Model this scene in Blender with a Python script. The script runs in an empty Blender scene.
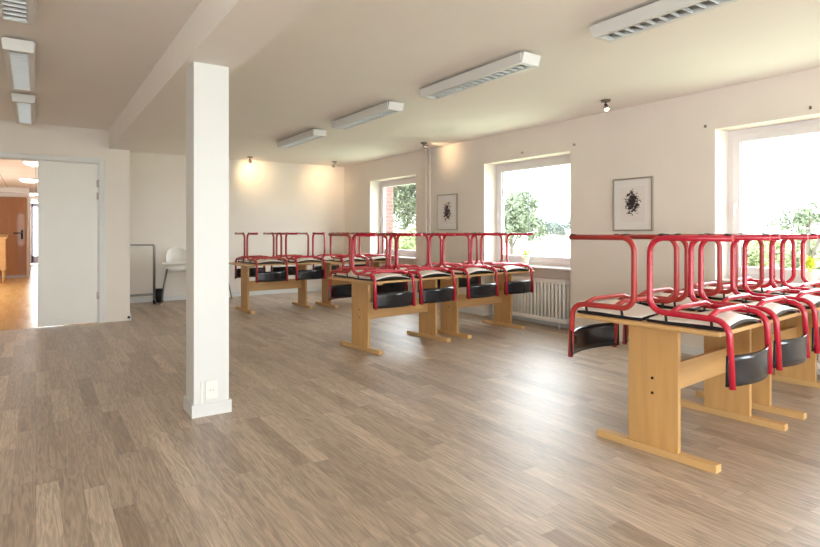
import bpy, bmesh, math, random
from mathutils import Vector, Matrix
random.seed(7)
PI = math.pi
C = bpy.context.scene.collection
SC = bpy.context.scene

# ---------------------------------------------------------------- camera, world, exposure
H = 2.54
cam = bpy.data.cameras.new('camera'); camo = bpy.data.objects.new('camera', cam); C.objects.link(camo)
camo.location = (0, 0, 1.2); camo.rotation_euler = (PI/2, 0, -math.atan(374/560))
cam.sensor_width = 36; cam.lens = 36*560/820; cam.shift_y = -42/820; cam.clip_start = .05; cam.clip_end = 600
SC.camera = camo
SC.view_settings.view_transform = 'Standard'; SC.view_settings.look = 'None'
SC.view_settings.gamma = 1; SC.view_settings.use_curve_mapping = False
SC.view_settings.exposure = 1.16
SC.cycles.max_bounces = 14; SC.cycles.diffuse_bounces = 10; SC.cycles.transparent_max_bounces = 16

w = bpy.data.worlds.new('sky'); SC.world = w; w.use_nodes = True
nt = w.node_tree; nt.nodes.clear()
out = nt.nodes.new('ShaderNodeOutputWorld'); bg = nt.nodes.new('ShaderNodeBackground')
tc = nt.nodes.new('ShaderNodeTexCoord'); sep = nt.nodes.new('ShaderNodeSeparateXYZ'); cr = nt.nodes.new('ShaderNodeValToRGB')
nt.links.new(tc.outputs['Generated'], sep.inputs[0]); nt.links.new(sep.outputs['Z'], cr.inputs[0])
cr.color_ramp.elements[0].color = (.91, .955, 1, 1); cr.color_ramp.elements[1].color = (.85, .925, 1, 1)
nt.links.new(cr.outputs[0], bg.inputs[0]); bg.inputs[1].default_value = 7.0
nt.links.new(bg.outputs[0], out.inputs[0])

def portal(loc, rot, sx, sy):
    l = bpy.data.lights.new('window_portal', 'AREA'); l.shape = 'RECTANGLE'; l.size = sx; l.size_y = sy
    l.cycles.is_portal = True
    o = bpy.data.objects.new('window_portal', l); C.objects.link(o); o.location = loc; o.rotation_euler = rot

# ---------------------------------------------------------------- materials
def lin(c):
    return tuple(((v/255)/12.92 if v/255 <= .04045 else ((v/255+.055)/1.055)**2.4) for v in c) + (1,)
def mat(name, rgb, rough=.5, metal=0, noise=0, nscale=8, bump=0, bscale=60, spec=.5, coat=0, stretch=(1, 1, 1)):
    m = bpy.data.materials.new(name); m.use_nodes = True; t = m.node_tree; b = t.nodes['Principled BSDF']
    b.inputs['Base Color'].default_value = lin(rgb); b.inputs['Roughness'].default_value = rough
    b.inputs['Metallic'].default_value = metal; b.inputs['Specular IOR Level'].default_value = spec
    b.inputs['Coat Weight'].default_value = coat
    co = t.nodes.new('ShaderNodeTexCoord'); mp = t.nodes.new('ShaderNodeMapping'); mp.inputs['Scale'].default_value = stretch
    t.links.new(co.outputs['Object'], mp.inputs[0])
    if noise:
        n = t.nodes.new('ShaderNodeTexNoise'); n.inputs['Scale'].default_value = nscale; n.inputs['Detail'].default_value = 6
        t.links.new(mp.outputs[0], n.inputs['Vector'])
        r = t.nodes.new('ShaderNodeValToRGB'); c = lin(rgb)
        r.color_ramp.elements[0].position = .3; r.color_ramp.elements[1].position = .7
        r.color_ramp.elements[0].color = tuple(v*(1-noise) for v in c[:3])+(1,)
        r.color_ramp.elements[1].color = tuple(min(1, v*(1+noise)) for v in c[:3])+(1,)
        t.links.new(n.outputs[0], r.inputs[0]); t.links.new(r.outputs[0], b.inputs['Base Color'])
    if bump:
        n2 = t.nodes.new('ShaderNodeTexNoise'); n2.inputs['Scale'].default_value = bscale
        t.links.new(mp.outputs[0], n2.inputs['Vector'])
        bp = t.nodes.new('ShaderNodeBump'); bp.inputs['Strength'].default_value = bump; bp.inputs['Distance'].default_value = .002
        t.links.new(n2.outputs[0], bp.inputs['Height']); t.links.new(bp.outputs[0], b.inputs['Normal'])
    return m
def emit(name, rgb, s):
    m = mat(name, rgb); b = m.node_tree.nodes['Principled BSDF']
    b.inputs['Emission Color'].default_value = lin(rgb); b.inputs['Emission Strength'].default_value = s
    return m

M_wall = mat('wall_paint', (226, 218, 209), .75, noise=.015, nscale=3, bump=.15, bscale=90, spec=.25)
M_ceil = mat('ceiling_paint', (236, 231, 225), .85, noise=.01, nscale=2, bump=.1, bscale=120, spec=.2)
M_white = mat('white_paint', (214, 214, 212), .45, noise=.01, nscale=4)
M_door = mat('door_paint', (226, 223, 216), .4, noise=.012, nscale=3)
M_pvc = mat('window_plastic', (222, 217, 219), .35)
M_sill = mat('sill_stone', (200, 191, 185), .35, noise=.03, nscale=20)
M_beech = mat('beech_wood', (194, 150, 94), .42, noise=.09, nscale=3, stretch=(8, 8, .8), bump=.1, bscale=30, coat=.15)
M_beech_h = mat('beech_wood_lengthwise', (196, 153, 100), .42, noise=.08, nscale=3, stretch=(.8, 8, 8), coat=.15)
M_beech_e = mat('beech_edge', (202, 162, 108), .45, noise=.06, nscale=3, stretch=(8, .8, 8))
M_bolt = mat('dark_bolt', (35, 28, 24), .4, metal=.8)
M_black = mat('black_laminate', (12, 14, 23), .2, noise=.2, nscale=14, coat=.3)
M_rubber = mat('black_rubber', (22, 22, 24), .6)
M_seat = mat('pale_plywood', (222, 212, 200), .5, noise=.05, nscale=5, stretch=(1, 6, 1))
M_crimson = mat('crimson_lacquer', (174, 18, 44), .27, noise=.10, nscale=5, coat=.3)
M_wornred = mat('worn_red_lacquer', (164, 46, 42), .36, noise=.12, nscale=6, coat=.15)
M_steel = mat('brushed_steel', (150, 148, 146), .35, metal=.9)
M_chrome = mat('dull_chrome', (190, 185, 178), .2, metal=1)
M_dchrome = mat('dark_metal', (120, 108, 98), .35, metal=.9)
M_louver = mat('aluminium_louver', (222, 226, 228), .4, metal=.5)
M_tube = mat('unlit_tube_glass', (226, 230, 228), .25)
M_rad = mat('radiator_enamel', (232, 230, 226), .35)
M_pot = mat('white_ceramic', (228, 222, 208), .3)
M_leafp = mat('yellow_green_leaf', (188, 200, 50), .5, noise=.2, nscale=30)
M_paper = mat('picture_mat_board', (226, 222, 220), .7)
M_fsil = mat('silver_frame', (168, 160, 148), .35, metal=.6)
M_plastic = mat('white_plastic', (232, 228, 222), .4)
M_orange = mat('orange_brown_door_wood', (148, 94, 42), .4, noise=.12, nscale=2.5, stretch=(5, 5, .5), coat=.2)
M_lilac = mat('lilac_paint', (158, 146, 172), .5)
M_bulb = emit('warm_lamp_glass', (255, 214, 160), 5)
M_hallamp = emit('hall_lamp_glass', (255, 246, 230), 7)
M_soil = mat('potting_soil', (60, 44, 34), .9, noise=.2)

def glass_mat():
    m = bpy.data.materials.new('window_glass'); m.use_nodes = True; t = m.node_tree; t.nodes.clear()
    o = t.nodes.new('ShaderNodeOutputMaterial'); mx = t.nodes.new('ShaderNodeMixShader')
    tr = t.nodes.new('ShaderNodeBsdfTransparent'); g = t.nodes.new('ShaderNodeBsdfGlossy'); lw = t.nodes.new('ShaderNodeLayerWeight'); lw.inputs[0].default_value = .5
    pw = t.nodes.new('ShaderNodeMath'); pw.operation = 'POWER'; t.links.new(lw.outputs['Facing'], pw.inputs[0]); pw.inputs[1].default_value = 4
    f = t.nodes.new('ShaderNodeMath'); f.operation = 'MULTIPLY_ADD'; t.links.new(pw.outputs[0], f.inputs[0]); f.inputs[1].default_value = .6; f.inputs[2].default_value = .03; g.inputs['Roughness'].default_value = .01; tr.inputs[0].default_value = (.96, .98, .97, 1)
    t.links.new(f.outputs[0], mx.inputs[0]); t.links.new(tr.outputs[0], mx.inputs[1]); t.links.new(g.outputs[0], mx.inputs[2])
    t.links.new(mx.outputs[0], o.inputs[0]); return m
M_glass = glass_mat()

def plank_mat(name, cols, width, length, rough, along='Y', grain=.16, seam=.25):
    m = bpy.data.materials.new(name); m.use_nodes = True; t = m.node_tree; b = t.nodes['Principled BSDF']; L = t.links.new
    def N(tp, **k):
        n = t.nodes.new(tp)
        for a, v in k.items(): setattr(n, a, v)
        return n
    def math_(op, a, bb=None):
        n = N('ShaderNodeMath', operation=op)
        for i, v in enumerate((a, bb)):
            if v is None: continue
            if isinstance(v, (int, float)): n.inputs[i].default_value = v
            else: L(v, n.inputs[i])
        return n.outputs[0]
    co = N('ShaderNodeTexCoord'); sp = N('ShaderNodeSeparateXYZ'); L(co.outputs['Object'], sp.inputs[0])
    a, bq = (sp.outputs['X'], sp.outputs['Y']) if along == 'Y' else (sp.outputs['Y'], sp.outputs['X'])
    u = math_('DIVIDE', a, width); row = math_('FLOOR', u)
    wn = N('ShaderNodeTexWhiteNoise', noise_dimensions='1D'); L(row, wn.inputs['W'])
    v = math_('ADD', math_('DIVIDE', bq, length), math_('MULTIPLY', wn.outputs[0], 7.3)); cell = math_('FLOOR', v)
    cb = N('ShaderNodeCombineXYZ'); L(row, cb.inputs[0]); L(cell, cb.inputs[1])
    w2 = N('ShaderNodeTexWhiteNoise', noise_dimensions='2D'); L(cb.outputs[0], w2.inputs['Vector'])
    ramp = N('ShaderNodeValToRGB'); e = ramp.color_ramp.elements
    e[0].color = lin(cols[0]); e[1].color = lin(cols[-1])
    for i, c in enumerate(cols[1:-1]):
        x = e.new((i+1)/(len(cols)-1)); x.color = lin(c)
    L(w2.outputs[0], ramp.inputs[0])
    # wood figure, different in every strip
    off = N('ShaderNodeVectorMath', operation='MULTIPLY_ADD'); L(w2.outputs[1], off.inputs[0]); off.inputs[1].default_value = (40, 40, 40)
    mp = N('ShaderNodeMapping'); L(co.outputs['Object'], mp.inputs[0])
    mp.inputs['Scale'].default_value = (15, 1.1, 1) if along == 'Y' else (1.1, 15, 1)
    L(mp.outputs[0], off.inputs[2])
    n1 = N('ShaderNodeTexNoise'); n1.inputs['Scale'].default_value = 1.6; n1.inputs['Detail'].default_value = 3; n1.inputs['Distortion'].default_value = .6
    L(off.outputs[0], n1.inputs['Vector'])
    rings = math_('SINE', math_('MULTIPLY', n1.outputs[0], 42))
    n2 = N('ShaderNodeTexNoise'); n2.inputs['Scale'].default_value = 4.5; n2.inputs['Detail'].default_value = 8; n2.inputs['Roughness'].default_value = .7
    L(off.outputs[0], n2.inputs['Vector'])
    g = math_('ADD', math_('MULTIPLY', rings, grain*.32), math_('MULTIPLY', math_('SUBTRACT', n2.outputs[0], .5), grain*2.6))
    fu = math_('FRACT', u); fv = math_('FRACT', v)
    ed = math_('MINIMUM', math_('MULTIPLY', math_('MINIMUM', fu, math_('SUBTRACT', 1, fu)), width), math_('MULTIPLY', math_('MINIMUM', fv, math_('SUBTRACT', 1, fv)), length))
    sm = math_('MULTIPLY', math_('LESS_THAN', ed, .0012), seam)
    fac = math_('SUBTRACT', math_('ADD', 1, g), sm)
    mul = N('ShaderNodeVectorMath', operation='SCALE'); L(ramp.outputs[0], mul.inputs[0]); L(fac, mul.inputs['Scale'])
    L(mul.outputs[0], b.inputs['Base Color'])
    L(math_('ADD', rough, math_('MULTIPLY', n2.outputs[0], .12)), b.inputs['Roughness'])
    bp = N('ShaderNodeBump'); bp.inputs['Strength'].default_value = .25; bp.inputs['Distance'].default_value = .0012
    L(math_('SUBTRACT', n2.outputs[0], sm), bp.inputs['Height']); L(bp.outputs[0], b.inputs['Normal'])
    return m
M_floor = plank_mat('oak_strip_floor', [(146, 126, 109), (174, 155, 137), (158, 139, 122), (188, 169, 150), (165, 146, 129), (178, 159, 141)], .092, .85, .36, grain=.46)
_b = M_floor.node_tree.nodes['Principled BSDF']; _b.inputs['Coat Weight'].default_value = .5; _b.inputs['Coat Roughness'].default_value = .5; _b.inputs['Specular IOR Level'].default_value = .4
M_hallfloor = plank_mat('pale_beech_parquet', [(204, 158, 96), (220, 178, 116), (212, 168, 106)], .07, .5, .18, grain=.06)

def brick_mat():
    m = bpy.data.materials.new('red_brick'); m.use_nodes = True; t = m.node_tree; b = t.nodes['Principled BSDF']
    co = t.nodes.new('ShaderNodeTexCoord'); sp = t.nodes.new('ShaderNodeSeparateXYZ'); cb = t.nodes.new('ShaderNodeCombineXYZ')
    ad = t.nodes.new('ShaderNodeMath'); ad.operation = 'ADD'
    t.links.new(co.outputs['Object'], sp.inputs[0]); t.links.new(sp.outputs[0], ad.inputs[0]); t.links.new(sp.outputs[1], ad.inputs[1])
    t.links.new(ad.outputs[0], cb.inputs[0]); t.links.new(sp.outputs[2], cb.inputs[1])
    k = t.nodes.new('ShaderNodeTexBrick'); k.inputs['Scale'].default_value = 1; k.inputs['Brick Width'].default_value = .24
    k.inputs['Row Height'].default_value = .077; k.inputs['Mortar Size'].default_value = .009
    k.inputs['Color1'].default_value = lin((100, 62, 58)); k.inputs['Color2'].default_value = lin((86, 53, 50)); k.inputs['Mortar'].default_value = lin((106, 92, 88))
    t.links.new(cb.outputs[0], k.inputs['Vector']); t.links.new(k.outputs[0], b.inputs['Base Color']); b.inputs['Roughness'].default_value = .9
    return m
M_brick = brick_mat()

def sketch_mat(name, seed, cy, cz, ry, rz):
    """ink blot on paper, object space y / z of the picture centre"""
    m = bpy.data.materials.new(name); m.use_nodes = True; t = m.node_tree; b = t.nodes['Principled BSDF']; L = t.links.new
    co = t.nodes.new('ShaderNodeTexCoord'); mp = t.nodes.new('ShaderNodeMapping')
    mp.vector_type = 'POINT'; mp.inputs['Location'].default_value = (0, -cy/ry, -cz/rz); mp.inputs['Scale'].default_value = (0, 1/ry, 1/rz)
    L(co.outputs['Object'], mp.inputs[0])
    ln = t.nodes.new('ShaderNodeVectorMath'); ln.operation = 'LENGTH'; L(mp.outputs[0], ln.inputs[0])
    m2 = t.nodes.new('ShaderNodeMapping'); m2.inputs['Location'].default_value = (seed, seed*2, 0); m2.inputs['Scale'].default_value = (1, 26, 38)
    L(co.outputs['Object'], m2.inputs[0])
    n = t.nodes.new('ShaderNodeTexNoise'); n.inputs['Scale'].default_value = 1; n.inputs['Detail'].default_value = 5; n.inputs['Roughness'].default_value = .65
    L(m2.outputs[0], n.inputs['Vector'])
    s = t.nodes.new('ShaderNodeMath'); s.operation = 'MULTIPLY_ADD'; L(n.outputs[0], s.inputs[0]); s.inputs[1].default_value = 1.9; 
    ng = t.nodes.new('ShaderNodeMath'); ng.operation = 'MULTIPLY'; L(ln.outputs['Value'], ng.inputs[0]); ng.inputs[1].default_value = -.62
    L(ng.outputs[0], s.inputs[2])
    r = t.nodes.new('ShaderNodeValToRGB'); r.color_ramp.elements[0].position = .44; r.color_ramp.elements[1].position = .66
    r.color_ramp.elements[0].color = lin((222, 216, 212)); r.color_ramp.elements[1].color = lin((34, 28, 30))
    e = r.color_ramp.elements.new(.54); e.color = lin((128, 112, 108))
    L(s.outputs[0], r.inputs[0]); L(r.outputs[0], b.inputs['Base Color']); b.inputs['Roughness'].default_value = .6
    return m

# ---------------------------------------------------------------- mesh helpers
def box(bm, x0, x1, y0, y1, z0, z1, bev=0, M=None):
    vs = [bm.verts.new((x, y, z)) for z in (z0, z1) for y in (y0, y1) for x in (x0, x1)]
    fs = [bm.faces.new([vs[i] for i in q]) for q in ((0, 2, 3, 1), (4, 5, 7, 6), (0, 1, 5, 4), (2, 6, 7, 3), (0, 4, 6, 2), (1, 3, 7, 5))]
    if bev:
        es = set(e for f in fs for e in f.edges)
        r = bmesh.ops.bevel(bm, geom=list(es), offset=bev, segments=2, profile=.5, affect='EDGES')
        vs = list({v for f in r['faces'] for v in f.verts} | {v for v in vs if v.is_valid})
    if M is not None: bmesh.ops.transform(bm, matrix=M, verts=[v for v in vs if v.is_valid])
def BX(*a, **k):
    bm = bmesh.new(); box(bm, *a, **k); return bm
def fillet(pts, r, n=6):
    pts = [Vector(p) for p in pts]; o = [pts[0]]
    rs = r if isinstance(r, (list, tuple)) else [r]*len(pts)
    for i in range(1, len(pts)-1):
        a, b, c = pts[i-1], pts[i], pts[i+1]; u = (a-b).normalized(); v = (c-b).normalized()
        ang = u.angle(v); d = rs[i]/math.tan(ang/2); d = min(d, (a-b).length*.49, (c-b).length*.49)
        p, q = b+u*d, b+v*d
        rr = d*math.tan(ang/2); cen = b+(u+v).normalized()*(rr/math.sin(ang/2))
        e1 = (p-cen); e2 = (q-cen); w_ = e1.angle(e2)
        for k in range(n+1):
            t = k/n; o.append(cen+(e1*math.sin((1-t)*w_)+e2*math.sin(t*w_))/math.sin(w_))
    o.append(pts[-1]); return o
def tube(bm, pts, r, seg=10, cap=True):
    pts = [Vector(p) for p in pts]; T = []
    for i in range(len(pts)):
        a = pts[max(i-1, 0)]; b = pts[min(i+1, len(pts)-1)]; T.append((b-a).normalized())
    up = Vector((0, 0, 1)) if abs(T[0].z) < .9 else Vector((1, 0, 0))
    n = T[0].cross(up).normalized(); rings = []
    for i, p in enumerate(pts):
        if i: n = (n-T[i]*n.dot(T[i])).normalized()
        b = T[i].cross(n); rr = r[i] if isinstance(r, (list, tuple)) else r
        rings.append([bm.verts.new(p+(n*math.cos(2*PI*k/seg)+b*math.sin(2*PI*k/seg))*rr) for k in range(seg)])
    for a, b in zip(rings, rings[1:]):
        for k in range(seg):
            f = bm.faces.new((a[k], a[(k+1) % seg], b[(k+1) % seg], b[k])); f.smooth = True
    if cap:
        bm.faces.new(rings[0][::-1]); bm.faces.new(rings[-1])
def lathe(bm, prof, loc=(0, 0, 0), seg=20, M=None):
    rings = []; vs = []
    for r, z in prof:
        ring = [bm.verts.new((loc[0]+max(r, 1e-4)*math.cos(2*PI*k/seg), loc[1]+max(r, 1e-4)*math.sin(2*PI*k/seg), loc[2]+z)) for k in range(seg)]
        rings.append(ring); vs += ring
    for a, b in zip(rings, rings[1:]):
        for k in range(seg):
            f = bm.faces.new((a[k], a[(k+1) % seg], b[(k+1) % seg], b[k])); f.smooth = True
    bm.faces.new(rings[0][::-1]); bm.faces.new(rings[-1])
    if M is not None: bmesh.ops.transform(bm, matrix=M, verts=vs)
def prism(bm, poly, axis, a0, a1, a_bot=None):
    """extrude a 2D polygon along axis ('X' or 'Y')"""
    def P(p, a): return (a, p[0], p[1]) if axis == 'X' else (p[0], a, p[1])
    A = [bm.verts.new(P(p, a0)) for p in poly]; B = [bm.verts.new(P(p, a1)) for p in poly]
    n = len(poly)
    for k in range(n): bm.faces.new((A[k], A[(k+1) % n], B[(k+1) % n], B[k]))
    bm.faces.new(A[::-1]); bm.faces.new(B)
def sheet(bm, fn, nu, nv, th, nrm):
    """solid curved sheet: fn(u,v) -> Vector, nrm(u,v) -> offset direction"""
    g = [[[bm.verts.new(fn(i/nu, j/nv)+nrm(i/nu, j/nv)*(s*th)) for j in range(nv+1)] for i in range(nu+1)] for s in (0, 1)]
    for i in range(nu):
        for j in range(nv):
            for s in (0, 1):
                f = bm.faces.new((g[s][i][j], g[s][i+1][j], g[s][i+1][j+1], g[s][i][j+1])); f.smooth = True
    for i in range(nu):
        bm.faces.new((g[0][i][0], g[0][i+1][0], g[1][i+1][0], g[1][i][0])); bm.faces.new((g[0][i][nv], g[0][i+1][nv], g[1][i+1][nv], g[1][i][nv]))
    for j in range(nv):
        bm.faces.new((g[0][0][j], g[0][0][j+1], g[1][0][j+1], g[1][0][j])); bm.faces.new((g[0][nu][j], g[0][nu][j+1], g[1][nu][j+1], g[1][nu][j]))
def obj(name, bm, m, parent=None):
    bmesh.ops.recalc_face_normals(bm, faces=bm.faces[:])
    me = bpy.data.meshes.new(name); bm.to_mesh(me); bm.free(); me.materials.append(m)
    o = bpy.data.objects.new(name, me); C.objects.link(o)
    if parent: o.parent = parent
    return o
def struct(name, bm, m, parent=None):
    o = obj(name, bm, m, parent)
    if not parent: o['kind'] = 'structure'
    return o
def sempty(name, loc=(0, 0, 0)):
    o = bpy.data.objects.new(name, None); C.objects.link(o); o.location = loc; o['kind'] = 'structure'; return o
def tag(o, label, cat, group=None, kind=None):
    o['label'] = label; o['category'] = cat
    if group: o['group'] = group
    if kind: o['kind'] = kind
    return o
def thing(name, label, cat, loc=(0, 0, 0), rz=0, group=None):
    o = bpy.data.objects.new(name, None); C.objects.link(o); o.location = loc; o.rotation_euler = (0, 0, rz)
    return tag(o, label, cat, group)
def dup(root, loc, rz, label, group=None, deep=True, swap=None):
    def cp(o, par):
        c = o.copy(); C.objects.link(c); c.parent = par
        if swap and o.type == 'MESH' and o.data.materials[0] == swap[0]:
            c.material_slots[0].link = 'OBJECT'; c.material_slots[0].material = swap[1]
        for ch in list(o.children): cp(ch, c)
        return c
    r = cp(root, None); r.location = loc; r.rotation_euler = (0, 0, rz); r['label'] = label
    if group: r['group'] = group
    return r

# ================================================================ THE SETTING
XL, XR, YB, YD, YF = -2.7, 5.32, -5.0, 8.38, 10.42      # left, window wall, behind, door wall, far wall
XJ = 1.055                                              # jog between door wall and far bay
XO = 5.64                                               # outer face of window wall
# floor and ceiling
bm = bmesh.new(); box(bm, XL-.2, XJ, YB-.2, YD, -.1, 0); box(bm, XJ, XO, YB-.2, YF+.2, -.1, 0)
struct('floor', bm, M_floor)
bm = bmesh.new(); box(bm, XL-.2, XJ, YB-.2, YD+.12, H, H+.15); box(bm, XJ, XO, YB-.2, YF+.2, H, H+.15)
struct('ceiling', bm, M_ceil)
# window wall with three windows and a radiator niche under each
WZ0, WZ1, NX = .75, 2.165, 5.47
wins = [(7.79, 9.34), (4.51, 6.06), (1.24, 2.79), (-2.03, -.48)]
bm = bmesh.new()
edges = [YF+.2] + [e for a, b in wins for e in (b, a)] + [YB-.2]
for i in range(0, len(edges), 2): box(bm, XR, XO, edges[i+1], edges[i], 0, H)
for a, b in wins:
    box(bm, XR, XO, a, b, WZ1, H); box(bm, NX, XO, a, b, 0, WZ0-.03)
struct('wall_right', bm, M_wall)
FX = 5.54                                               # inner face of the window frames
for n, (a, b) in enumerate(wins):
    r = sempty('window_%d' % (n+1), (FX, (a+b)/2, WZ0))
    w2, hh = (b-a)/2, WZ1-WZ0
    def fr(t0, t1, x0, x1, bev):
        bm = bmesh.new()
        box(bm, x0, x1, -w2+t0, -w2+t1, t0, hh-t0, bev); box(bm, x0, x1, w2-t1, w2-t0, t0, hh-t0, bev)
        box(bm, x0, x1, -w2+t1-.001, w2-t1+.001, hh-t1, hh-t0, bev); box(bm, x0, x1, -w2+t1-.001, w2-t1+.001, t0, t1, bev)
        return bm
    obj('window_frame', fr(0, .055, .012, .08, .003), M_pvc, r)
    sash = obj('window_sash', fr(.05, .118, 0, .06, .004), M_pvc, r)
    bm = bmesh.new(); th = .006
    box(bm, .014, .03, -w2+.115, -w2+.121, .115, hh-.115); box(bm, .014, .03, w2-.121, w2-.115, .115, hh-.115)
    obj('window_gasket', bm, M_rubber, r)
    obj('window_glass', BX(.026, .034, -w2+.11, w2-.11, .11, hh-.11), M_glass, r)
    bm = bmesh.new(); box(bm, -.012, 0, w2-.095, w2-.068, hh*.5-.05, hh*.5+.03, .003); tube(bm, [(-.01, w2-.08, hh*.5), (-.035, w2-.08, hh*.5), (-.038, w2-.08, hh*.5-.1)], .008, 8)
    obj('window_handle', bm, M_pvc, r)
    s = struct('window_sill', BX(XR-.035, FX+.012, a-.035, b+.035, WZ0-.03, WZ0, .004), M_sill)
    # the sill only pokes sideways in front of the wall face
    bm = bmesh.new(); box(bm, XR-.035, XR-.001, a-.035, b+.035, WZ0-.03, WZ0, .003); box(bm, XR-.003, FX+.012, a+.001, b-.001, WZ0-.03, WZ0)
    me = s.data; bm.to_mesh(me); bm.free(); s['kind'] = 'structure'; s.name = 'trim_%d' % (n+11)
    portal((XO+.02, (a+b)/2, (WZ0+WZ1)/2), (0, PI/2, 0), WZ1-WZ0, b-a)
# far wall, jog, door wall, left wall, back wall
struct('wall_far', BX(XJ-.12, XO, YF, YF+.2, 0, H), M_wall)
struct('wall_jog', BX(XJ-.12, XJ, YD, YF, 0, H), M_wall)
DW0, DW1, DH = -.66, .69, 2.095                          # doorway
bm = bmesh.new(); box(bm, DW1, XJ-.12, YD, YD+.12, 0, H); box(bm, XJ-.12, XJ, YD-.0001, YD, 0, H)
box(bm, XL-.2, DW0, YD, YD+.12, 0, H); box(bm, DW0, DW1, YD, YD+.12, DH, H)
struct('wall_door', bm, M_wall)
# unseen windows behind the viewer and at the left, added to brighten the room
def holed_wall(name, along, pos, thick, a0, a1, holes, z0, z1):
    bm = bmesh.new(); e = [a0]+[q for h in holes for q in h]+[a1]
    def B(p, q, za, zb):
        if along == 'X': box(bm, p, q, pos-thick, pos, za, zb)
        else: box(bm, pos-thick, pos, p, q, za, zb)
    for i in range(0, len(e), 2): B(e[i], e[i+1], 0, H)
    for p, q in holes: B(p, q, 0, z0); B(p, q, z1, H)
    return struct(name, bm, M_wall)
bh = [(-2.4, -.5), (-.2, 1.7), (2.0, 3.4), (3.6, 5.0)]; lh = [(-4.6, -3.0), (-2.4, -.8)]
holed_wall('wall_back', 'X', YB, .25, XL, XO, bh, .25, 2.35)
holed_wall('wall_left', 'Y', XL, .25, YB-.2, YD, lh, .75, 2.165)
for i, (a, b) in enumerate(bh+lh):
    back = i < 4; z0, z1 = (.25, 2.35) if back else (.75, 2.165)
    r = sempty('window_%d' % (i+5), ((a+b)/2, YB-.12, z0) if back else (XL-.12, (a+b)/2, z0))
    if not back: r.rotation_euler = (0, 0, PI/2)
    w2 = (b-a)/2; hh = z1-z0; bm = bmesh.new()
    box(bm, -w2, -w2+.08, -.03, .03, 0, hh); box(bm, w2-.08, w2, -.03, .03, 0, hh); box(bm, -w2, w2, -.03, .03, 0, .08); box(bm, -w2, w2, -.03, .03, hh-.08, hh)
    obj('window_frame', bm, M_pvc, r); obj('window_glass', BX(-w2+.07, w2-.07, -.004, .004, .07, hh-.07), M_glass, r)
    if back: portal(((a+b)/2, YB-.27, (z0+z1)/2), (PI/2, 0, 0), b-a, z1-z0)
    else: portal((XL-.27, (a+b)/2, (z0+z1)/2), (0, -PI/2, 0), z1-z0, b-a)
# beam and pillar
struct('beam', BX(.80, 1.125, YB, YD, 2.295, H), M_ceil)
struct('pillar', BX(.845, 1.07, 3.775, 3.997, 0, 2.296, .003), M_white)
bm = bmesh.new()
for x0, x1, y0, y1 in ((.831, 1.084, 3.761, 3.775), (.831, 1.084, 3.997, 4.011), (.831, .845, 3.775, 3.997), (1.07, 1.084, 3.775, 3.997)): box(bm, x0, x1, y0, y1, 0, .082)
struct('baseboard_pillar', bm, M_white)
# baseboards
bm = bmesh.new(); box(bm, XJ, XR, YF-.014, YF, 0, .085); struct('baseboard_far', bm, M_white)
bm = bmesh.new()
for i in range(0, len(edges), 2): box(bm, XR-.014, XR, max(edges[i+1], YB), min(edges[i], YF-.014), 0, .085)
for a, b in wins: box(bm, NX-.014, NX, a, b, 0, .085)
struct('baseboard_right', bm, M_white)
struct('baseboard_jog', BX(XJ, XJ+.014, YD, YF-.014, 0, .085), M_white)
# door lining / casing
bm = bmesh.new(); box(bm, DW1, DW1+.065, YD-.014, YD, 0, DH+.062, .003); box(bm, DW0-.065, DW0, YD-.014, YD, 0, DH+.062, .003)
box(bm, DW0, DW1, YD-.014, YD, DH+.002, DH+.062, .003)
box(bm, DW1-.012, DW1, YD, YD+.12, 0, DH); box(bm, DW0, DW0+.012, YD, YD+.12, 0, DH); box(bm, DW0+.012, DW1-.012, YD, YD+.12, DH-.008, DH+.002)
struct('trim_1', bm, M_white)
# closed leaf of the double door
dr = sempty('door_1', (.35, YD, 0))
obj('door_leaf', BX(-.328, .32, -.012, .03, .012, 2.08, .003), M_door, dr)
bm = bmesh.new(); lathe(bm, [(.011, 0), (.011, .09)], (.328, -.022, 1.62), 10); box(bm, .305, .34, -.016, -.011, 1.62, 1.71)
obj('door_hinge', bm, M_sill, dr)
bm = bmesh.new(); lathe(bm, [(.011, 0), (.011, .09)], (.328, -.022, 1.78), 10); box(bm, .305, .34, -.016, -.011, 1.78, 1.87)
obj('door_hinge', bm, M_sill, dr)
bm = bmesh.new(); lathe(bm, [(.011, 0), (.011, .09)], (.328, -.022, .32), 10); box(bm, .305, .34, -.016, -.011, .32, .41)
obj('door_hinge', bm, M_sill, dr)
bm = bmesh.new(); box(bm, -.333, -.327, -.014, .034, .012, 2.08); obj('edge_strip', bm, M_steel, dr)
# open leaf swung into the hall beyond
d2 = sempty('door_2', (DW0+.02, YD+.12, 0)); obj('door_leaf', BX(-.02, .02, 0, .64, .012, 2.08, .003), M_door, d2)

# ---- hall beyond the doorway
HYE, HC = 17.95, 2.34
bm = bmesh.new(); box(bm, -3.2, 1.0, YD, HYE+.001, -.1, 0); box(bm, -.3, 1.0, HYE, 25.2, -.1, 0)
struct('floor_hall', bm, M_hallfloor)
def tiles_mat():
    m = mat('ceiling_panels', (232, 228, 222), .8); t = m.node_tree; b = t.nodes['Principled BSDF']
    k = t.nodes.new('ShaderNodeTexBrick'); k.offset = 0; k.inputs['Scale'].default_value = 1; k.inputs['Brick Width'].default_value = .6
    k.inputs['Row Height'].default_value = 1.2; k.inputs['Mortar Size'].default_value = .008
    k.inputs['Color1'].default_value = lin((232, 228, 222)); k.inputs['Color2'].default_value = lin((230, 225, 220)); k.inputs['Mortar'].default_value = lin((170, 162, 154))
    co = t.nodes.new('ShaderNodeTexCoord'); t.links.new(co.outputs['Object'], k.inputs['Vector']); t.links.new(k.outputs[0], b.inputs['Base Color']); return m
bm = bmesh.new(); box(bm, -3.2, 1.0, YD+.12, 25.2, HC, HC+.1); struct('ceiling_hall', bm, tiles_mat())
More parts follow.
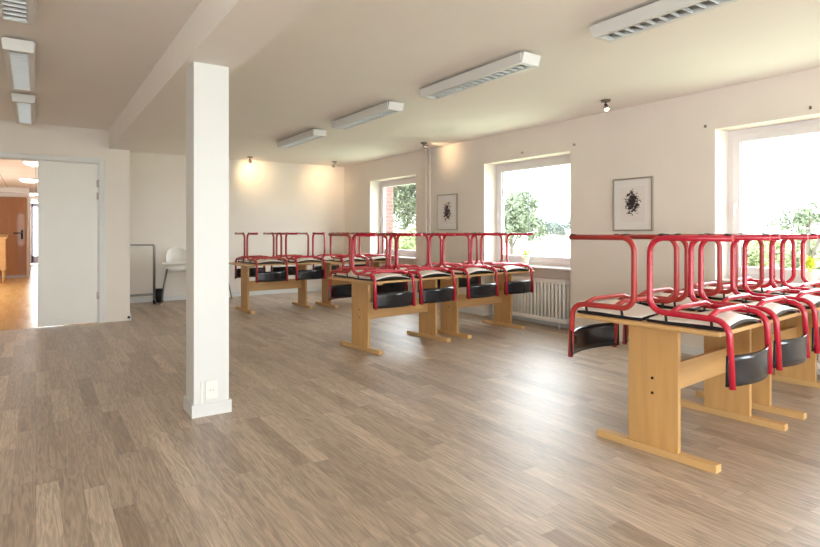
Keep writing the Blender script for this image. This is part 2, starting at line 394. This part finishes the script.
struct('wall_hall_end', BX(-3.2, -.15, HYE, HYE+.15, 0, HC), M_wall)
struct('wall_corridor_left', BX(-.3, -.15, HYE+.15, 24.95, 0, HC), M_wall)
struct('wall_hall_right', BX(.9, 1.04, YF+.01, 25.2, 0, HC), M_wall)
bm = bmesh.new(); box(bm, -.15, 1.0, 24.95, 25.1, 2.3, HC); struct('wall_corridor_end', bm, M_wall)
bm = bmesh.new()
hw = [(12.5, 14.3)]  # unseen window opening, added to let daylight into the hall
e = [YD+.12]+[q for h_ in hw for q in h_]+[HYE+.15]
for i in range(0, len(e), 2): box(bm, -3.4, -3.2, e[i], e[i+1], 0, HC)
for p, q in hw: box(bm, -3.4, -3.2, p, q, 0, .4); box(bm, -3.4, -3.2, p, q, 2.2, HC); portal((-3.42, (p+q)/2, 1.3), (0, -PI/2, 0), 1.8, q-p)
struct('wall_hall_left', bm, M_wall)
struct('trim_2', BX(-3.2, -.15, HYE-.25, HYE, 2.2, HC), M_white)
bd = sempty('door_3', (-.73, HYE, 0))
obj('door_leaf', BX(-.52, .52, -.05, -.002, .01, 2.1, .004), M_orange, bd)
bm = bmesh.new(); box(bm, .40, .45, -.058, -.05, 1.0, 1.24, .002); tube(bm, [(.425, -.05, 1.16), (.425, -.1, 1.16), (.24, -.105, 1.16)], .013, 8); obj('door_handle', bm, M_bolt, bd)
bm = bmesh.new(); box(bm, -.52, .52, -.054, -.05, .01, .055); obj('kick_strip', bm, M_steel, bd)
gd = sempty('door_4', (.3, 24.97, 0))
bm = bmesh.new()
for x0, x1 in ((-.45, -.38), (-.2, -.02), (.28, .45)): box(bm, x0, x1, -.04, .02, .02, 2.25)
box(bm, -.45, .45, -.04, .02, .02, .3); box(bm, -.45, .45, -.04, .02, 2.1, 2.25)
obj('door_frame', bm, M_lilac, gd); obj('door_glass', BX(-.38, .28, -.012, -.004, .3, 2.1), M_glass, gd)
bm = bmesh.new(); tube(bm, [(-.14, -.04, 1.05), (-.14, -.09, 1.05), (-.05, -.09, 1.05)], .012, 8); obj('door_handle', bm, M_bolt, gd)
for i, (x, y, lb) in enumerate(((.013, 10.9, 'round glowing ceiling lamp in the hall, nearest the doorway head'), (-.114, 14.6, 'round glowing ceiling lamp in the hall, middle of the three seen'), (-.1, 19.9, 'round glowing ceiling lamp above the far corridor, farthest and smallest'))):
    t = thing('hall_lamp', lb, 'ceiling lamp', (x, y, HC), 0, 'round lamps on the hall ceiling')
    bm = bmesh.new(); lathe(bm, [(.19, -.03), (.2, 0)], seg=24); obj('base_ring', bm, M_white, t)
    bm = bmesh.new(); lathe(bm, [(.02, -.085), (.09, -.078), (.15, -.06), (.185, -.03)], seg=24); obj('lamp_shade', bm, M_hallamp, t)
# pale wooden cabinet in the hall
t = thing('wooden_cabinet', 'pale wooden cabinet on legs in the hall before the brown door', 'cabinet', (-.92, 16.3, 0))
bm = bmesh.new(); prism(bm, [(-.28, .3), (.28, .3), (.28, 1.1), (-.28, 1.04)], 'X', -.33, .33); obj('body', bm, M_beech_h, t)
bm = bmesh.new(); prism(bm, [(-.31, 1.04), (.30, 1.103), (.30, 1.13), (-.31, 1.067)], 'X', -.36, .36); obj('top', bm, M_beech_e, t)
for sx in (-1, 1):
    for sy in (-1, 1):
        bm = bmesh.new(); tube(bm, [(sx*.29, sy*.24, .3), (sx*.29, sy*.24, 0)], [.03, .02], 8); obj('leg', bm, M_beech, t)

# ---- pipes in the wall corner
for y, lb in ((7.43, 'white vertical heating pipe on window wall, farther of the pair'), (7.325, 'white vertical heating pipe on window wall, nearer of the pair')):
    bm = bmesh.new(); tube(bm, [(XR-.045, y, 0), (XR-.045, y, H)], .017, 12)
    tag(obj('heating_pipe', bm, M_wall), lb, 'pipe', 'heating pipes')

# ---- radiators in the niches
def radiator(a, b, label):
    t = thing('radiator', label, 'radiator', (5.385, (a+b)/2, 0)); L = (b-a)/2
    bm = bmesh.new(); n = int(round((b-a)/.06)); 
    for k in range(n):
        y = -L+(k+.5)*(2*L/n)
        for x in (-.04, .035):
            tube(bm, fillet([(x, y, .085), (x, y, .6)], .01), .02, 8)
    obj('column', bm, M_rad, t)
    for z in (.1, .58):
        bm = bmesh.new(); box(bm, -.06, .055, -L, L, z-.028, z+.028, .012); obj('header', bm, M_rad, t)
    for y in (-L*.8, L*.8):
        bm = bmesh.new(); box(bm, .0, .084, y-.012, y+.012, .30, .33); box(bm, -.012, .0, y-.012, y+.012, .0, .33); obj('bracket', bm, M_rad, t)
    bm = bmesh.new(); tube(bm, fillet([(0, L, .1), (0, L+.05, .1), (0, L+.05, 0)], .02), .01, 8); obj('valve_pipe', bm, M_rad, t)
radiator(4.6, 5.9, 'white column radiator under the middle window, behind the middle tables')
radiator(1.33, 2.62, 'white column radiator under the nearest window, behind the nearest tables')
radiator(7.88, 9.18, 'white column radiator under the farthest window, behind stacked chairs')

# ---- framed pictures
def picture(y0, y1, z0, z1, m, label, cy, cz, ry, rz, seed):
    t = thing('framed_picture', label, 'picture', (XR, (y0+y1)/2, (z0+z1)/2), 0, 'framed ink pictures on the window wall')
    a, b = (y1-y0)/2, (z1-z0)/2; bm = bmesh.new(); f = .016
    box(bm, -.026, 0, -a, -a+f, -b, b, .003); box(bm, -.026, 0, a-f, a, -b, b, .003); box(bm, -.026, 0, -a+f, a-f, -b, -b+f, .003); box(bm, -.026, 0, -a+f, a-f, b-f, b, .003)
    obj('frame', bm, M_fsil, t)
    obj('mat_board', BX(-.012, -.004, -a+f-.002, a-f+.002, -b+f-.002, b-f+.002), M_paper, t)
    obj('artwork', BX(-.0135, -.0121, -a*.62, a*.62, -b*.66, b*.66), sketch_mat('ink_sketch', seed, cy, cz, ry, rz), t)
picture(3.42, 3.90, 1.205, 1.775, None, 'silver framed dark ink sketch on white, beside the nearest window', .005, .02, .10, .15, 3.1)
picture(6.655, 7.163, 1.22, 1.78, None, 'silver framed dark ink blot picture beside the two white pipes', .0, .0, .11, .16, 8.4)

# ---- small hooks over the windows
for y, z in ((5.293, 2.231), (4.44, 2.227), (2.877, 2.2), (2.006, 2.219)):
    bm = bmesh.new(); tube(bm, fillet([(0, 0, .012), (-.03, 0, .012), (-.03, 0, -.014)], .01, 4), .004, 6); box(bm, -.004, 0, -.005, .005, -.01, .016)
    o = obj('curtain_hook', bm, M_dchrome); o.location = (XR, y, z)
    lb = {5.293: 'small dark curtain hook above the middle window', 4.44: 'small dark curtain hook right of the middle window top', 2.877: 'small dark hook above left corner of the nearest window', 2.006: 'small dark hook above the middle of the nearest window'}[y]
    tag(o, lb, 'hook', 'curtain hooks above the windows')

# ---- fluorescent ceiling fixtures
def fixture():
    t = thing('ceiling_light', '', 'ceiling light', (0, 0, H-.022)); L, w0, w1, h = .645, .10, .088, .074
    bm = bmesh.new()
    for s in (-1, 1):                                       # side cheeks
        prism(bm, [(s*w0, 0), (s*w1, -h), (s*(w1-.028), -h), (s*(w1-.028), -h+.012), (s*(w0-.02), 0)], 'Y', -L, L)
    box(bm, -w0+.01, w0-.01, -L, L, -.012, 0)
    obj('housing', bm, M_white, t)
    for s in (-1, 1):
        bm = bmesh.new(); vs = [(-w0, L, 0), (w0, L, 0), (w0, L+.012, 0), (-w0, L+.012, 0)]
        prism(bm, [(s*L, 0), (s*(L+.03), 0), (s*(L+.005), -h), (s*(L-.03), -h), (s*(L-.03), -h+.012)], 'X', -w1, w1); obj('end_cap', bm, M_white, t)
    bm = bmesh.new(); n = 17
    for k in range(n):
        y = -L+.04+k*(2*L-.08)/(n-1); prism(bm, [(y-.004, -.052), (y+.004, -.052), (y+.003, -h+.004), (y-.003, -h+.004)], 'X', -w1+.028, w1-.028)
    for s in (-1, 1): box(bm, min(s*(w1-.03), s*(w1-.034)), max(s*(w1-.03), s*(w1-.034)), -L+.03, L-.03, -.052, -h+.006)
    obj('louver', bm, M_louver, t)
    for s in (-1, 1):
        bm = bmesh.new(); tube(bm, [(s*.03, -L+.03, -.032), (s*.03, L-.03, -.032)], .008, 8); obj('fluorescent_tube', bm, M_tube, t)
    for yy in (-.4, .4): obj('mounting_block', BX(-.05, .05, yy-.06, yy+.06, 0, .022), M_white, t)
    obj('ballast_strip', BX(-w0+.024, w0-.024, -L+.01, L-.01, -.02, -.012), M_steel, t)
    return t
f0 = fixture(); fl = []
rows = [(3.06, [(1.69, 'white louvred ceiling light at top right, cut by the frame, nearest in right row'), (3.62, 'white louvred ceiling light, second nearest in the right row'), (5.5, 'white louvred ceiling light, third in the right row'), (7.34, 'white louvred ceiling light, farthest in the right row')]),
        (-.10, [(3.43, 'white louvred ceiling light cut by the top left corner, nearest in left row'), (5.36, 'white louvred ceiling light, middle of the three at top left'), (7.2, 'white louvred ceiling light, farthest in left row, nearest the doorway')])]
first = True
for x, L_ in rows:
    for y, lb in L_:
        g = 'fluorescent ceiling lights'
        if first: f0.location = (x, y, H-.022); f0['label'] = lb; f0['group'] = g; first = False
        else: dup(f0, (x, y, H-.022), 0, lb, g)

# ---- ceiling spots (lit where the photo shows a warm pool)
def spot(x, y, label, aim, power):
    t = thing('ceiling_spotlight', label, 'spotlight', (x, y, H), 0, 'small ceiling spotlights')
    bm = bmesh.new(); lathe(bm, [(.045, -.018), (.05, 0)], seg=18); obj('ceiling_rose', bm, M_dchrome, t)
    bm = bmesh.new(); tube(bm, [(0, 0, -.018), (0, 0, -.05)], .007, 8); obj('arm', bm, M_dchrome, t)
    d = Vector(aim).normalized(); q = d.to_track_quat('-Z', 'Y').to_matrix().to_4x4(); T = Matrix.Translation((0, 0, -.055)) @ q
    bm = bmesh.new(); lathe(bm, [(.012, .02), (.022, .0), (.026, -.035), (.034, -.06), (.028, -.06), (.024, -.045)], seg=16, M=T); obj('lamp_head', bm, M_chrome, t)
    bm = bmesh.new(); lathe(bm, [(.004, -.064), (.02, -.06), (.025, -.052), (.015, -.046)], seg=14, M=T); obj('bulb', bm, M_bulb, t)
    if power:
        l = bpy.data.lights.new('spot_beam', 'SPOT'); l.energy = power; l.color = (1, .72, .4); l.spot_size = R(110); l.spot_blend = 1; l.shadow_soft_size = .02
        o = bpy.data.objects.new('spot_beam', l); C.objects.link(o); o.parent = t; o.matrix_local = T @ Matrix.Translation((0, 0, -.07))
R = math.radians
spot(4.83, 3.64, 'small chrome ceiling spotlight near the nearest framed picture', (-.3, -.5, -1), 2)
spot(4.86, 6.9, 'small lit ceiling spotlight near the white pipes', (1, -.15, -.15), 3)
spot(4.75, 9.72, 'small ceiling spotlight in the far right corner', (.1, 1, -.5), 9)
spot(3.19, 9.95, 'small ceiling spotlight in front of the far wall', (.5, 1, -.5), 8)

# ---- pillar socket
t = thing('wall_socket', 'white wall socket low on the front of the white pillar', 'socket', (.955, 3.775, .165))
obj('plate', BX(-.04, .04, -.012, 0, -.06, .06, .004), M_plastic, t)
for z in (-.0,):
    bm = bmesh.new(); lathe(bm, [(.022, 0), (.022, .004), (.018, .004), (.017, .0012)], seg=20, M=Matrix.Translation((0, -.012, z)) @ Matrix.Rotation(PI/2, 4, 'X')); obj('socket_ring', bm, M_plastic, t)
    for s in (-1, 1):
        bm = bmesh.new(); lathe(bm, [(.0025, 0), (.0025, .0045)], seg=8, M=Matrix.Translation((s*.009, -.012, z)) @ Matrix.Rotation(PI/2, 4, 'X')); obj('pin_hole', bm, M_rubber, t)
bm = bmesh.new(); box(bm, -.066, -.054, -.008, 0, -.11, .06, .002); o = obj('cable_cover', bm, M_plastic, t)
# door stop
bm = bmesh.new(); lathe(bm, [(.018, 0), (.016, .025)], seg=12, M=Matrix.Translation((1.04, YD-.0001, .045)) @ Matrix.Rotation(PI/2, 4, 'X'))
tag(obj('door_stop', bm, M_rubber), 'small dark round stop low at the end of the door wall', 'door stop')

# ================================================================ TABLES
def make_table():
    t = thing('canteen_table', '', 'table'); L, W, h = .61, .40, .72
    obj('tabletop', BX(-L, L, -W, W, h-.022, h, .004), M_beech_h, t)
    for s in (-1, 1):
        x = s*.47
        obj('leg_panel', BX(x-.015, x+.015, -.14, .14, .032, h-.042, .003), M_beech, t)
        bm = bmesh.new(); prism(bm, [(-.335, 0), (.335, 0), (.335, .033), (.331, .037), (-.331, .037), (-.335, .033)], 'X', x-.028, x+.028)
        obj('foot', bm, M_beech_e, t)
        obj('batten', BX(x-.03, x+.03, -.33, .33, h-.044, h-.022, .003), M_beech_e, t)
        for z in (.325, .405):
            bm = bmesh.new(); lathe(bm, [(.008, 0), (.007, .004)], seg=10, M=Matrix.Translation((x+s*.014, 0, z)) @ Matrix.Rotation(s*PI/2, 4, 'Y')); obj('bolt', bm, M_bolt, t)
    obj('stretcher', BX(-.456, .456, -.012, .012, .295, .45, .003), M_beech_h, t)
    return t
TB = {'near': ((3.265, 1.84, .088), (4.53, 1.95, .09)), 'mid': ((3.225, 5.10, .13), (4.485, 5.235, .10)), 'far': ((3.09, 8.42, .04), (4.375, 8.30, .05))}
t0 = make_table(); first = True
names = {('near', 0): 'beech canteen table nearest the camera, with bolted leg panel, under upturned crimson chairs',
         ('near', 1): 'beech canteen table at right edge under the nearest window',
         ('mid', 0): 'beech canteen table of the middle row, its left one',
         ('mid', 1): 'beech canteen table of the middle row, in front of the radiator',
         ('far', 0): 'beech canteen table of the far row, beside the pillar',
         ('far', 1): 'beech canteen table of the far row, near the farthest window'}
for k, tt in TB.items():
    for i, (x, y, rz) in enumerate(tt):
        if first: t0.location = (x, y, 0); t0.rotation_euler = (0, 0, rz); t0['label'] = names[(k, i)]; t0['group'] = 'canteen tables'; first = False
        else: dup(t0, (x, y, 0), rz, names[(k, i)], 'canteen tables')

# ================================================================ CHAIRS (upturned, seat on the table, back hanging over the edge)
HW = .232; RT = .0155
def make_chair():
    t = thing('tubular_chair', '', 'chair')
    zr, zt = .059, .447
    for s in (-1, 1):
        x = s*HW
        p = fillet([(x, .407, zt), (x, 0, zt), (x, 0, zr+.004), (x, .388, zr-.002), (x, .405, -.262)], [0, .075, .075, .075, 0], 7)
        bm = bmesh.new(); tube(bm, p, RT, 12); sf = obj('side_frame', bm, M_crimson, t)
        for y in (.06, .387):
            obj('glide', BX(x-.010, x+.010, y-.015, y+.015, zt+.0125, zt+.0185, .002), M_rubber, sf)
        for y in (.08, .305):
            bm = bmesh.new(); tube(bm, [(x*.97, y, zr-.008), (x*.925, y, .016)], .007, 8); obj('spacer', bm, M_rubber, t)
    for y in (.115, .30):
        bm = bmesh.new(); e = RT*.3
        p = fillet([(-HW, y, zr+.004), (-.15, y, zr+.028), (.15, y, zr+.028), (HW, y, zr+.004)], .05, 6)
        tube(bm, p, RT*.86, 10); obj('cross_tube', bm, M_crimson, t)
    def arch(u, v): return (.012+.040*math.exp(-((v-.70)/.30)**2))*(1-(2*u-1)**2)**1.0
    up = Vector((0, 0, 1))
    # black seat face, resting on the table
    y0, y1, sw = -.03, .374, .216
    def f1(u, v):
        y = y0+(y1-y0)*v; k = min(1, .55+3.0*min(v, 1-v)) if min(v, 1-v) < .15 else 1
        return Vector(((2*u-1)*sw*(.93+.07*k), y, arch(u, v)))
    bm = bmesh.new(); sheet(bm, f1, 16, 14, .013, lambda u, v: up); seat = obj('seat', bm, M_black, t)
    def f2(u, v):
        vv = .02+v*.965
        q = f1(.03+u*.94, vv); q.z += .0125; return q
    bm = bmesh.new(); sheet(bm, f2, 16, 12, .006, lambda u, v: up); o = obj('seat_underside', bm, M_seat, t); o['label'] = 'pale plywood underside of the seat'
    def f3(u, v):
        a = (2*u-1); return Vector((a*(HW+.018), .38+.055*(1-a*a)+.003*v, -.252+.148*v+.006*(1-a*a)*(1 if v > .5 else -1)*0))
    bm = bmesh.new(); sheet(bm, f3, 18, 5, .010, lambda u, v: Vector((0, 1, 0))); br = obj('backrest', bm, M_black, t)
    for s in (-1, 1):
        for z in (-.13, -.225):
            bm = bmesh.new(); lathe(bm, [(.006, 0), (.005, .006)], seg=8, M=Matrix.Translation((s*(HW-.022), .3795+.01, z)) @ Matrix.Rotation(PI/2, 4, 'X')); obj('screw', bm, M_dchrome, br)
    return t
c0 = make_chair(); first = True
rowname = {'near': 'nearest tables', 'mid': 'middle row of tables', 'far': 'far row of tables'}
sidename = {'low': 'camera side', 'high': 'wall side'}
ordn = ['first', 'second', 'third', 'fourth']
# offset along the table, rotation, jitter across it, red (0 crimson / 1 worn); two chairs per table and side
CH = {('near', 'low'): [(-.355, .0, .005, 0), (.232, .01, .005, 0), (-.38, -.01, .01, 0), (.30, .01, .01, 0)],
      ('near', 'high'): [(-.36, -.01, 0, 1), (.235, .01, 0, 1), (-.33, 0, 0, 1), (.35, .01, 0, 0)],
      ('mid', 'low'): [(-.36, -.05, 0, 0), (.215, -.03, 0, 0), (-.375, .01, 0, 0), (.26, -.01, 0, 0)],
      ('mid', 'high'): [(-.33, -.03, 0, 1), (.27, -.03, 0, 0), (-.33, 0, 0, 0), (.27, .01, 0, 1)],
      ('far', 'low'): [(-.22, 0, .0, 1), (.40, 0, .0, 0), (-.19, .015, 0, 0), (.36, 0, 0, 0)],
      ('far', 'high'): [(-.23, 0, 0, 1), (.36, 0, 0, 1), (-.25, 0, 0, 0), (.33, 0, 0, 1)]}
for (rw, sd), L_ in CH.items():
    for i, (s_, rot, dy, red) in enumerate(L_):
        tx, ty, ta = TB[rw][i//2]
        o_ = (-.045 if sd == 'low' else .042) + dy
        x = tx+s_*math.cos(ta)-o_*math.sin(ta); y = ty+s_*math.sin(ta)+o_*math.cos(ta)
        rz = (PI if sd == 'low' else 0) + rot + ta
        col = 'worn red' if red else 'crimson'
        lb = '%s tubular chair upturned on the %s, %s, %s from left' % (col, rowname[rw], sidename[sd], ordn[i])
        g = 'upturned chairs on the '+rowname[rw]
        if first: c0.location = (x, y, .72); c0.rotation_euler = (0, 0, rz); c0['label'] = lb; c0['group'] = g; first = False
        else: dup(c0, (x, y, .72), rz, lb, g, swap=(M_crimson, M_wornred) if red else None)

# ================================================================ BY THE FAR WALL
def highchair(x, y, rz, label):
    t = thing('high_chair', label, 'high chair', (x, y, 0), rz)
    for sx in (-1, 1):
        for sy in (-1, 1):
            bm = bmesh.new(); tube(bm, [(sx*.15, sy*.13, .58), (sx*.245, sy*.25, .015)], [.014, .011], 10); l = obj('leg', bm, M_steel, t)
            bm = bmesh.new(); tube(bm, [(sx*.2435, sy*.248, .022), (sx*.247, sy*.252, 0)], .015, 10); obj('foot_cap', bm, M_plastic, l)
    bm = bmesh.new()
    lathe(bm, [(.15, .53), (.185, .56), (.2, .66), (.185, .66), (.17, .58), (.1, .565)], seg=28); obj('seat_shell', bm, M_plastic, t)
    def fb(u, v):
        a = (u-.5)*2.0; wv = 1 if v < .5 else math.sqrt(max(0.02, 1-((v-.5)/.5)**2))
        th = a*1.15*wv; return Vector((.188*math.sin(th), .17*math.cos(th)+.03*v, .63+.30*v))
    bm = bmesh.new(); sheet(bm, fb, 14, 10, .010, lambda u, v: Vector((0, 1, 0))); obj('backrest', bm, M_plastic, t)
    bm = bmesh.new()
    box(bm, -.235, .235, -.31, -.02, .665, .683, .008); box(bm, -.235, .235, -.31, -.296, .68, .705, .005); box(bm, -.235, -.221, -.31, -.02, .68, .705, .005); box(bm, .221, .235, -.31, -.02, .68, .705, .005)
    obj('tray', bm, M_plastic, t)
    for s in (-1, 1): obj('armrest', BX(s*.21-.022, s*.21+.022, -.03, .12, .655, .69, .008), M_plastic, t)
highchair(1.98, 10.06, -.16, 'white plastic high chair with grey legs, between metal rack and pillar')
highchair(2.60, 10.06, -.05, 'high chair hidden behind the pillar, only a grey leg showing')
# metal rack
t = thing('metal_rack', 'low grey metal tube rack on castors against the far wall, left of high chair', 'rack', (1.36, 10.08, 0))
for y in (-.05, .05):
    bm = bmesh.new(); tube(bm, fillet([(-.22, y, .07), (-.22, y, .98), (.27, y, .98), (.27, y, .07)], .03), .013, 10); obj('end_frame', bm, M_steel, t)
for z in (.16, ):
    for y in (-.05, .05): bm = bmesh.new(); tube(bm, [(-.22, y, z), (.27, y, z)], .012, 8); obj('lower_rail', bm, M_steel, t)
for x in (-.22, .27):
    for z in (.07, .93):
        bm = bmesh.new(); tube(bm, [(x, -.05, z), (x, .05, z)], .012, 8); obj('side_rail', bm, M_steel, t)
    for y in (-.05, .05):
        bm = bmesh.new(); lathe(bm, [(.028, -.01), (.032, -.006), (.032, .006), (.028, .01)], seg=14, M=Matrix.Translation((x, y, .032)) @ Matrix.Rotation(PI/2, 4, 'Y')); obj('castor', bm, M_rubber, t)
t = thing('waste_bin', 'small black bin between metal rack and high chair leg', 'bin', (1.745, 10.28, 0))
bm = bmesh.new(); lathe(bm, [(.055, 0), (.075, .22), (.068, .22), (.05, .01)], seg=18); obj('body', bm, M_rubber, t)
bm = bmesh.new(); lathe(bm, [(.075, .218), (.079, .218), (.079, .228), (.075, .228), (.068, .222)], seg=18); obj('rim', bm, M_rubber, t)

# ================================================================ POTTED PLANTS ON SILLS
def potted(x, y, s, label, seed):
    t = thing('potted_plant', label, 'plant', (x, y, WZ0)); rnd = random.Random(seed)
    bm = bmesh.new(); lathe(bm, [(.036*s, 0), (.052*s, .09*s), (.055*s, .1*s), (.048*s, .1*s), (.045*s, .085*s)], seg=20); obj('pot', bm, M_pot, t)
    bm = bmesh.new(); lathe(bm, [(.044*s, .078*s), (.046*s, .088*s)], seg=16); obj('soil', bm, M_soil, t)
    bm = bmesh.new()
    for k in range(90):
        a = rnd.uniform(0, 2*PI); el = rnd.uniform(.15, 1.45); r = rnd.uniform(.03, .085)*s
        p = Vector((math.cos(a)*math.cos(el)*r, math.sin(a)*math.cos(el)*r, .1*s+math.sin(el)*r*1.25))
        d = Vector((math.cos(a)*math.cos(el), math.sin(a)*math.cos(el), math.sin(el))); sd = d.cross(Vector((0, 0, 1))).normalized(); q = rnd.uniform(.012, .02)*s
        vs = [bm.verts.new(p-d*q), bm.verts.new(p+sd*q*.55), bm.verts.new(p+d*q*1.2), bm.verts.new(p-sd*q*.55)]; bm.faces.new(vs)
    for k in range(14):
        a = k*.7; tube(bm, [(0, 0, .085*s), (.03*s*math.cos(a), .03*s*math.sin(a), .14*s)], .0015, 5)
    obj('foliage', bm, M_leafp, t)
potted(5.40, 5.33, 1.05, 'small yellow-green plant in white pot on the middle window sill', 1)
potted(5.42, 2.05, 1.15, 'yellow-green plant in cream pot on the nearest window sill', 2)

# ================================================================ OUTSIDE
M_grass = mat('pale_grass', (172, 178, 146), .95, noise=.15, nscale=.6)
M_field = mat('pale_field', (150, 146, 134), .95, noise=.08, nscale=.3)
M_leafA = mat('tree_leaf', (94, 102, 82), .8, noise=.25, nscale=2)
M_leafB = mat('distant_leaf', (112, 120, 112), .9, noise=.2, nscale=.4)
M_leafC = mat('bright_leaf', (118, 128, 84), .8, noise=.25, nscale=3)
M_bark = mat('bark', (92, 82, 74), .95, noise=.2)
struct('ground', BX(XO+.01, 320, -160, 320, -.5, -.35), M_grass)
bm = bmesh.new(); box(bm, 14, 300, -100, 260, -.35, -.335); struct('ground_field', bm, M_field)
# brick wing of the building by the farthest window
struct('wall_outside_brick', BX(XO+.01, 6.19, 9.9, 10.6, -.35, 3.4), M_brick)
def foliage(n, R_, leaf, seed, blobs=14, low=.0):
    rnd = random.Random(seed); bm = bmesh.new(); cs = []
    for _ in range(blobs):
        a = rnd.uniform(0, 2*PI); e = rnd.uniform(-.6, 1.3); r = rnd.uniform(.2, .75)
        cs.append((Vector((math.cos(a)*math.cos(e)*r*R_[0], math.sin(a)*math.cos(e)*r*R_[1], math.sin(e)*r*R_[2])), rnd.uniform(.28, .48)))
    for _ in range(n):
        c, s = rnd.choice(cs); d = Vector((rnd.gauss(0, 1), rnd.gauss(0, 1), rnd.gauss(0, 1))).normalized()
        rr = s*rnd.uniform(.55, 1.0)
        p = c+Vector((d.x*R_[0]*rr, d.y*R_[1]*rr, d.z*R_[2]*rr))
        u = Vector((rnd.gauss(0, 1), rnd.gauss(0, 1), rnd.gauss(0, 1))).normalized(); v = u.orthogonal().normalized(); q = leaf*rnd.uniform(.6, 1.3)
        bm.faces.new([bm.verts.new(p-u*q), bm.verts.new(p+v*q*.5), bm.verts.new(p+u*q), bm.verts.new(p-v*q*.5)])
    return bm
def tree(name, x, y, R_, zc, n, leaf, m, label, group=None, seed=1, blobs=14, cat='tree'):
    t = thing(name, label, cat, (x, y, -.35), random.Random(seed).uniform(0, 6), group)
    bm = foliage(n, R_, leaf, seed, blobs); bmesh.ops.translate(bm, verts=bm.verts[:], vec=(0, 0, zc)); obj('foliage', bm, m, t)
    rnd = random.Random(seed+50); bm = bmesh.new(); r = .03*zc+.02
    tube(bm, [(0, 0, -.02), (.05, .02, zc*.4), (0, .05, zc)], [r, r*.75, r*.4], 8)
    for k in range(6):
        a = rnd.uniform(0, 6.28); tube(bm, [(0.02, .03, zc*rnd.uniform(.45, .8)), (math.cos(a)*R_[0]*.6, math.sin(a)*R_[1]*.6, zc+R_[2]*rnd.uniform(0, .6))], [r*.4, r*.12], 6)
    obj('trunk', bm, M_bark, t)
def at(px, d):     # point on the ground seen in the direction of a picture column, at a distance
    a = math.atan(374/560); F = (math.sin(a), math.cos(a)); Rr = (math.cos(a), -math.sin(a)); u = (px-410)/560
    return (F[0]+u*Rr[0])*d, (F[1]+u*Rr[1])*d
x, y = at(513, 17); tree('garden_tree', x, y, (1.1, 1.1, 1.0), 1.9, 5600, .066, M_leafA, 'pale green tree outside the middle window, at its left', 'trees outside', 3, 12)
x, y = at(404, 24); tree('garden_tree', x, y, (1.9, 1.9, 2.3), 2.7, 6000, .10, M_leafA, 'pale leafy tree outside the farthest window, beyond the brick wall', 'trees outside', 5, 18)
x, y = at(412, 19); tree('garden_bush', x, y, (1.5, 1.5, .8), .9, 2600, .07, M_leafC, 'bright green bush below the tree outside the farthest window', 'bushes outside', 6, 12, 'bush')
x, y = at(810, 12); tree('garden_tree', x, y, (.75, .75, .55), 1.75, 900, .05, M_leafA, 'airy branching tree outside the nearest window', 'trees outside', 8, 9)
for i, px in enumerate((745, 775, 806, 838)):
    x, y = at(px, 14+(i % 2)*2.6); tree('garden_bush', x, y, (.7, .7, .75), .85+.05*(i % 2), 1700, .06, M_leafC, 'light green bush outside the nearest window, %s from left' % ordn[i], 'bushes outside', 20+i, 10, 'bush')
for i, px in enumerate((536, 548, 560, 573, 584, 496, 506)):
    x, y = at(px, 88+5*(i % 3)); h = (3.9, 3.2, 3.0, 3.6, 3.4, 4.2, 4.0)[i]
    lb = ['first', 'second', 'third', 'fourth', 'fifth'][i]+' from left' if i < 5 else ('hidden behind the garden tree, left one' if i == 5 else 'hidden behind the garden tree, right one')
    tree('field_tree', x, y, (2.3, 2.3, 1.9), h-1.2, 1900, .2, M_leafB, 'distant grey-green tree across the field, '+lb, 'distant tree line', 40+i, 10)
x, y = at(566, 20); tree('garden_bush', x, y, (.5, .5, .25), .4, 700, .04, M_leafA, 'low dark bush at bottom right of the middle window view', 'bushes outside', 61, 8, 'bush')
# thin mast outside the middle window
x, y = at(528.6, 12); bm = bmesh.new(); tube(bm, [(x, y, -.35), (x, y, 2.55)], .010, 8)
tag(obj('garden_mast', bm, M_rubber), 'thin mast standing outside the middle window', 'mast')
